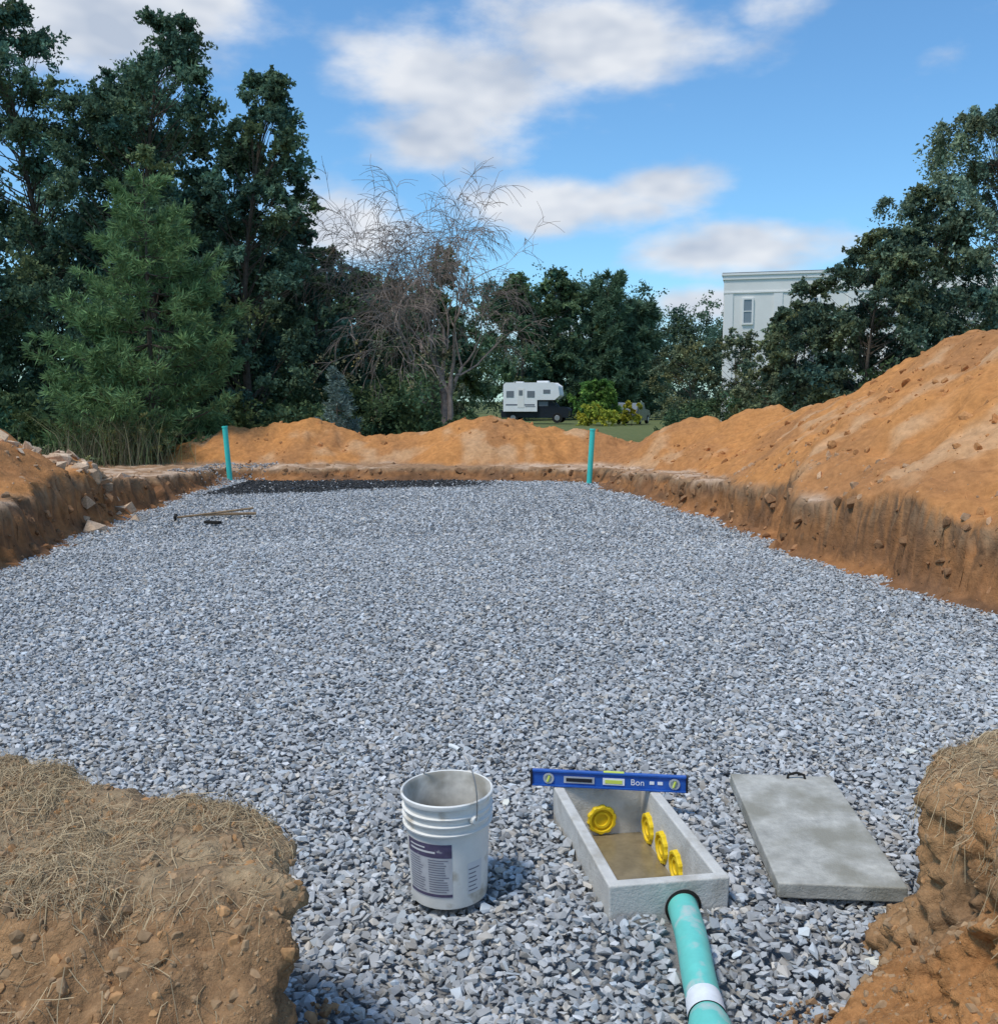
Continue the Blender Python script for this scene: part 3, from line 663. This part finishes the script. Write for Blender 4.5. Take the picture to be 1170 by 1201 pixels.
def port(loc, rot, R_=.052, deep=.03):
    prof = [(.001,.004),(R_*.40,.004),(R_*.42,deep*.7),(R_*.56,deep*.75),(R_*.60,.006),(R_*.74,.005),(R_*.78,deep),(R_*.93,deep),(R_,deep*.6),(R_,-.004)]
    v, f = lathe(prof, 40)
    a = np.arctan2(v[:, 1], v[:, 0]); k = (np.hypot(v[:, 0], v[:, 1]) > R_*.9)
    v[k, :2] *= (1+.035*np.sign(np.sin(a[k]*10)))[:, None]
    mk('port_ring', [(v, f, 0, None)], [M_yellow], parent=DB, loc=loc, rot=rot)
port((-.01, l-t-.004, -.002), (math.radians(90), 0, 0), .058, .018)
for py in (.30, .13, -.03): port((w-t-.0035, py-.02, -.008), (0, math.radians(-92), 0), .060, .015)
v, f = lathe([(.049,-.02),(.058,-.02),(.060,.006),(.050,.01)], 36); mk('inlet_seal', [(v, f, 0, None)], [M_dark], parent=DB, loc=(.045,-l+.004,.045), rot=(math.radians(90),0,0))
P = empty('drain_pipe')
pp = np.array([(.585,3.06,.046),(.582,2.95,.050),(.578,2.85,.052),(.568,2.74,.052),(.556,2.62,.05),(.548,2.48,.048)])
t_ = np.linspace(0, 1, 24); pc = np.stack([np.interp(t_, np.linspace(0, 1, len(pp)), pp[:, j]) for j in range(3)], 1)
for _ in range(4): pc[1:-1] = (pc[:-2]+pc[1:-1]*2+pc[2:])/4
v, f = tube(pc, .048, 40); mk('pipe', [(v, f, 0, None)], [M_teal], smooth=True, parent=P)
def seg(p0, p1, rs, m, name):
    s = np.linspace(0, 1, len(rs)); pts = np.array(p0)+(np.array(p1)-np.array(p0))*s[:, None]
    v, f = tube(pts, np.array(rs), 40); mk(name, [(v, f, 0, None)], [m], smooth=True, parent=P)
seg((.551,2.53,.048), (.544,2.445,.048), [.0485,.050,.0505,.0505,.051,.052], M_white, 'primer_band')
seg((.544,2.447,.048), (.50,1.5,.04), [.048,.056,.0575]+[.0575]*4+[.0575]*20, M_teal, 'bell_end')

LD = empty('concrete_lid', (1.172, 3.64, .030), (math.radians(.8), math.radians(.6), math.radians(-3.5)))
v, f = cbox((0, 0, 0), (.425, .955, .054)); o = mk('slab', [(v, f, 0, None)], [M_lid], parent=LD); bevel(o, .006, 3)
v, f = tube([(.02,.44,.02),(.025,.445,.042),(.06,.45,.05),(.09,.445,.042),(.095,.44,.02)], .006, 8)
mk('lifting_hook', [(v, f, 0, None)], [M_dark], parent=LD)

# ------------------------------------------------------------ spirit level
M_blue = mat('level_blue', (.018,.10,.42), rough=.35, spec=.5, nscale=30, namt=.15); M_blk = mat('level_black', (.02,.02,.025), rough=.5)
M_sil = mat('level_silver', (.55,.57,.6), rough=.35, metal=.4); M_vial = mat('vial', (.65,.75,.12), rough=.15, spec=.6); M_lw = mat('level_print', (.8,.82,.85), rough=.5)
LV = empty('spirit_level', (.430, 3.785, zt+.0335), (math.radians(-4), 0, math.radians(-7.5)))
o = mk('rail_bottom', [(*cbox((0, 0, -.028), (.6, .026, .007)), 0, None), (*cbox((0, 0, .028), (.6, .026, .007)), 0, None), (*cbox((0, 0, 0), (.598, .012, .0492)), 0, None)], [M_blue], parent=LV); bevel(o, .001)
mk('end_caps', [(*cbox((-.303, 0, 0), (.008, .028, .062)), 0, None), (*cbox((.303, 0, 0), (.008, .028, .062)), 0, None)], [M_blk], parent=LV)
for hx, hw in ((-.115, .12), (.02, .085)):
    mk('hand_slot', [(*cbox((hx, -.0075, -.002), (hw, .004, .026)), 0, None)], [M_sil if hx < 0 else M_lw], parent=LV)
    mk('slot_inner', [(*cbox((hx, -.0100, -.002), (hw-.018, .002, .014)), 0, None)], [M_blk if hx < 0 else M_vial], parent=LV)
for hx in (-.235, .255):
    v, f = lathe([(.001,.0),(.013,.0),(.014,.004),(.021,.004),(.022,-.002)], 28); mk('vial_ring', [(v, f, 0, None)], [M_sil], parent=LV, loc=(hx, -.008, 0), rot=(math.radians(90), 0, 0))
    v, f = tube([(hx-.004, -.0135, -.012), (hx+.004, -.0135, .012)], .0045, 10); mk('vial', [(v, f, 0, None)], [M_vial], parent=LV)
v, f = tube([(-.02, -.001, .0325), (.06, -.001, .0325)], .0055, 10); mk('top_vial', [(v, f, 0, None)], [M_vial], parent=LV)
cu = bpy.data.curves.new('print', 'FONT'); cu.body = 'Bon'; cu.size = .034; cu.extrude = .0006
to = bpy.data.objects.new('print', cu); COL.objects.link(to); to.parent = LV; to.location = (.085, -.0072, -.012); to.rotation_euler = (math.radians(90), 0, 0); cu.materials.append(M_lw)
mk('print_marks', [(*cbox((.168, -.0072, 0), (.018, .002, .012)), 0, None), (*cbox((.2, -.0072, 0), (.02, .002, .012)), 0, None)], [M_lw], parent=LV)

# ------------------------------------------------------------ standpipes
def stake(x, y, ztop, lean):
    e = empty('green_standpipe', (x, y, -.05), (0, lean, 0)); h = ztop+.05
    v, f = lathe([(.055,0),(.055,h),(.048,h),(.048,h-.3)], 28); mk('pipe', [(v, f, 0, None)], [M_tealf], smooth=True, parent=e).modifiers.new('e', 'EDGE_SPLIT')
    v, f = lathe([(.059,h-.02),(.062,h-.02),(.062,h+.012),(.05,h+.016),(.0,h+.016)], 28); mk('cap', [(v, f, 0, None)], [M_tealf], smooth=True, parent=e).modifiers.new('e', 'EDGE_SPLIT')
stake(-5.66, 21.0, 1.12, math.radians(-4)); stake(1.84, 20.35, 1.08, math.radians(3))

M_wood = mat('weathered_wood', (.28,.19,.11), nscale=14, namt=.3, rough=.9)
o = mk('wooden_board', [(*cbox((-3.88, 14.3, .035), (.75, .1, .03), math.radians(12)), 0, None)], [M_wood]); bevel(o, .004)
WS = empty('garden_rake', (-4.1, 14.0, .03), (0, 0, math.radians(14)))
v, f = tube([(-.42,0,.0),(.0,.02,.04),(.62,.06,.10)], .015, 8); mk('handle', [(v, f, 0, None)], [M_wood], parent=WS)
mk('rake_head', [(*cbox((-.44, 0, .02), (.03, .36, .03)), 0, None)]+[(*cbox((-.44, -.16+k*.036, -.02), (.012,.01,.07)), 0, None) for k in range(10)], [M_dark], parent=WS)
o = mk('wood_scrap', [(*cbox((-3.85, 13.35, .03), (.24, .08, .04), math.radians(-20)), 0, None)], [M_dark]); bevel(o, .01)

# ------------------------------------------------------------ light, sky
sd = Vector((-.40, -.30, .98)).normalized()
el = math.asin(sd.z); az = math.atan2(sd.x, sd.y)
ld = bpy.data.lights.new('sun', 'SUN'); ld.energy = 2.7; ld.angle = math.radians(12); ld.color = (1, .94, .85)
lo = bpy.data.objects.new('sun', ld); COL.objects.link(lo); lo.rotation_euler = (-sd).to_track_quat('-Z', 'Y').to_euler(); lo.location = (0, 0, 30)
wd = bpy.data.worlds.new('World'); scene.world = wd; wd.use_nodes = True; nt = wd.node_tree; N = nt.nodes; Lk = nt.links
for n_ in list(N): N.remove(n_)
def math_(op, a, b=None, c=None):
    m = N.new('ShaderNodeMath'); m.operation = op
    for i, q in enumerate((a, b, c)):
        if q is None: continue
        if isinstance(q, (int, float)): m.inputs[i].default_value = q
        else: Lk.new(q, m.inputs[i])
    return m.outputs[0]
sky = N.new('ShaderNodeTexSky'); sky.sky_type = 'NISHITA'; sky.sun_disc = False; sky.sun_elevation = el; sky.sun_rotation = az % (2*math.pi); sky.altitude = 100; sky.air_density = 1.0; sky.dust_density = .5; sky.ozone_density = 2.0
tint = N.new('ShaderNodeMix'); tint.data_type = 'RGBA'; tint.blend_type = 'MULTIPLY'; tint.inputs['Factor'].default_value = 1; tint.inputs[7].default_value = (.68,1.02,1.20,1)
Lk.new(sky.outputs[0], tint.inputs[6])
bg = N.new('ShaderNodeBackground'); bg.inputs['Strength'].default_value = .15; Lk.new(tint.outputs[2], bg.inputs['Color'])
tc = N.new('ShaderNodeTexCoord'); sx = N.new('ShaderNodeSeparateXYZ'); Lk.new(tc.outputs['Generated'], sx.inputs[0])
A = math_('MULTIPLY', math_('ARCTAN2', sx.outputs['X'], sx.outputs['Y']), 57.2958); E = math_('MULTIPLY', math_('ARCSINE', sx.outputs['Z']), 57.2958)
cv = N.new('ShaderNodeCombineXYZ'); Lk.new(math_('MULTIPLY', A, .10), cv.inputs[0]); Lk.new(math_('MULTIPLY', E, .20), cv.inputs[1])
def nz(scale, det, off, rough=.6):
    mp = N.new('ShaderNodeVectorMath'); mp.operation = 'ADD'; mp.inputs[1].default_value = (off, off*.7, off*.3); Lk.new(cv.outputs[0], mp.inputs[0])
    n = N.new('ShaderNodeTexNoise'); n.inputs['Scale'].default_value = scale; n.inputs['Detail'].default_value = det; n.inputs['Roughness'].default_value = rough; Lk.new(mp.outputs[0], n.inputs['Vector']); return n.outputs['Fac']
n1 = nz(1.5, 5, 0, .55); n2 = nz(1.3, 3, 7.7)
blobs = [(-2.1,17.3,7,2.6,1),(5,18.8,7.5,2.6,1),(-3.0,14.6,5,2.0,1),(14.5,19.8,3.5,1.2,.6),(3,10.7,6,1.5,1.05),(9,11.6,4,1.1,.85),(13.5,8.2,5.5,1.4,1.05),
 (11,5.3,4,1.0,.95),(-22,19.8,8.5,3.4,1.2),(-30,18,6,3,1.1),(-8.6,9.6,4,1.9,.9),(23,17,1.4,.8,.5),(5,4.2,13,1.4,.6),(-45,25,12,5,1),(45,20,12,4,1),(0,34,20,4,1),(120,30,30,9,1),(-120,25,25,8,1),(180,35,25,9,1)]
tot = None
for a, e_, sa, se, am in blobs:
    g = math_('ADD', math_('POWER', math_('DIVIDE', math_('SUBTRACT', A, a), sa), 2), math_('POWER', math_('DIVIDE', math_('SUBTRACT', E, e_), se), 2))
    g = math_('MULTIPLY', math_('EXPONENT', math_('MULTIPLY', g, -.7)), am)
    tot = g if tot is None else math_('MAXIMUM', tot, g)
den = math_('ADD', tot, math_('MULTIPLY', math_('SUBTRACT', n1, .5), 1.4))
mr = N.new('ShaderNodeMapRange'); mr.interpolation_type = 'SMOOTHSTEP'; mr.inputs['From Min'].default_value = .26; mr.inputs['From Max'].default_value = .88; mr.inputs['To Max'].default_value = .96; Lk.new(den, mr.inputs['Value'])
cr = N.new('ShaderNodeMapRange'); cr.inputs['From Min'].default_value = .34; cr.inputs['From Max'].default_value = .60; Lk.new(n2, cr.inputs['Value'])
cm = N.new('ShaderNodeMix'); cm.data_type = 'RGBA'; cm.inputs[6].default_value = (.50,.57,.69,1); cm.inputs[7].default_value = (.82,.85,.90,1); Lk.new(cr.outputs[0], cm.inputs['Factor'])
bc = N.new('ShaderNodeBackground'); bc.inputs['Strength'].default_value = 1; Lk.new(cm.outputs[2], bc.inputs['Color'])
ms = N.new('ShaderNodeMixShader'); Lk.new(mr.outputs[0], ms.inputs[0]); Lk.new(bg.outputs[0], ms.inputs[1]); Lk.new(bc.outputs[0], ms.inputs[2])
wo = N.new('ShaderNodeOutputWorld'); Lk.new(ms.outputs[0], wo.inputs['Surface'])
scene.view_settings.view_transform = 'Standard'; scene.view_settings.look = 'None'; scene.view_settings.exposure = 0

cam = bpy.data.cameras.new('camera'); cam.sensor_fit = 'HORIZONTAL'; cam.sensor_width = 36; cam.lens = 36.06; cam.clip_end = 5000; cam.clip_start = .05
co = bpy.data.objects.new('camera', cam); COL.objects.link(co); co.location = (0, 0, 1.65); co.rotation_euler = (math.radians(90-6.33), 0, 0)
scene.camera = co
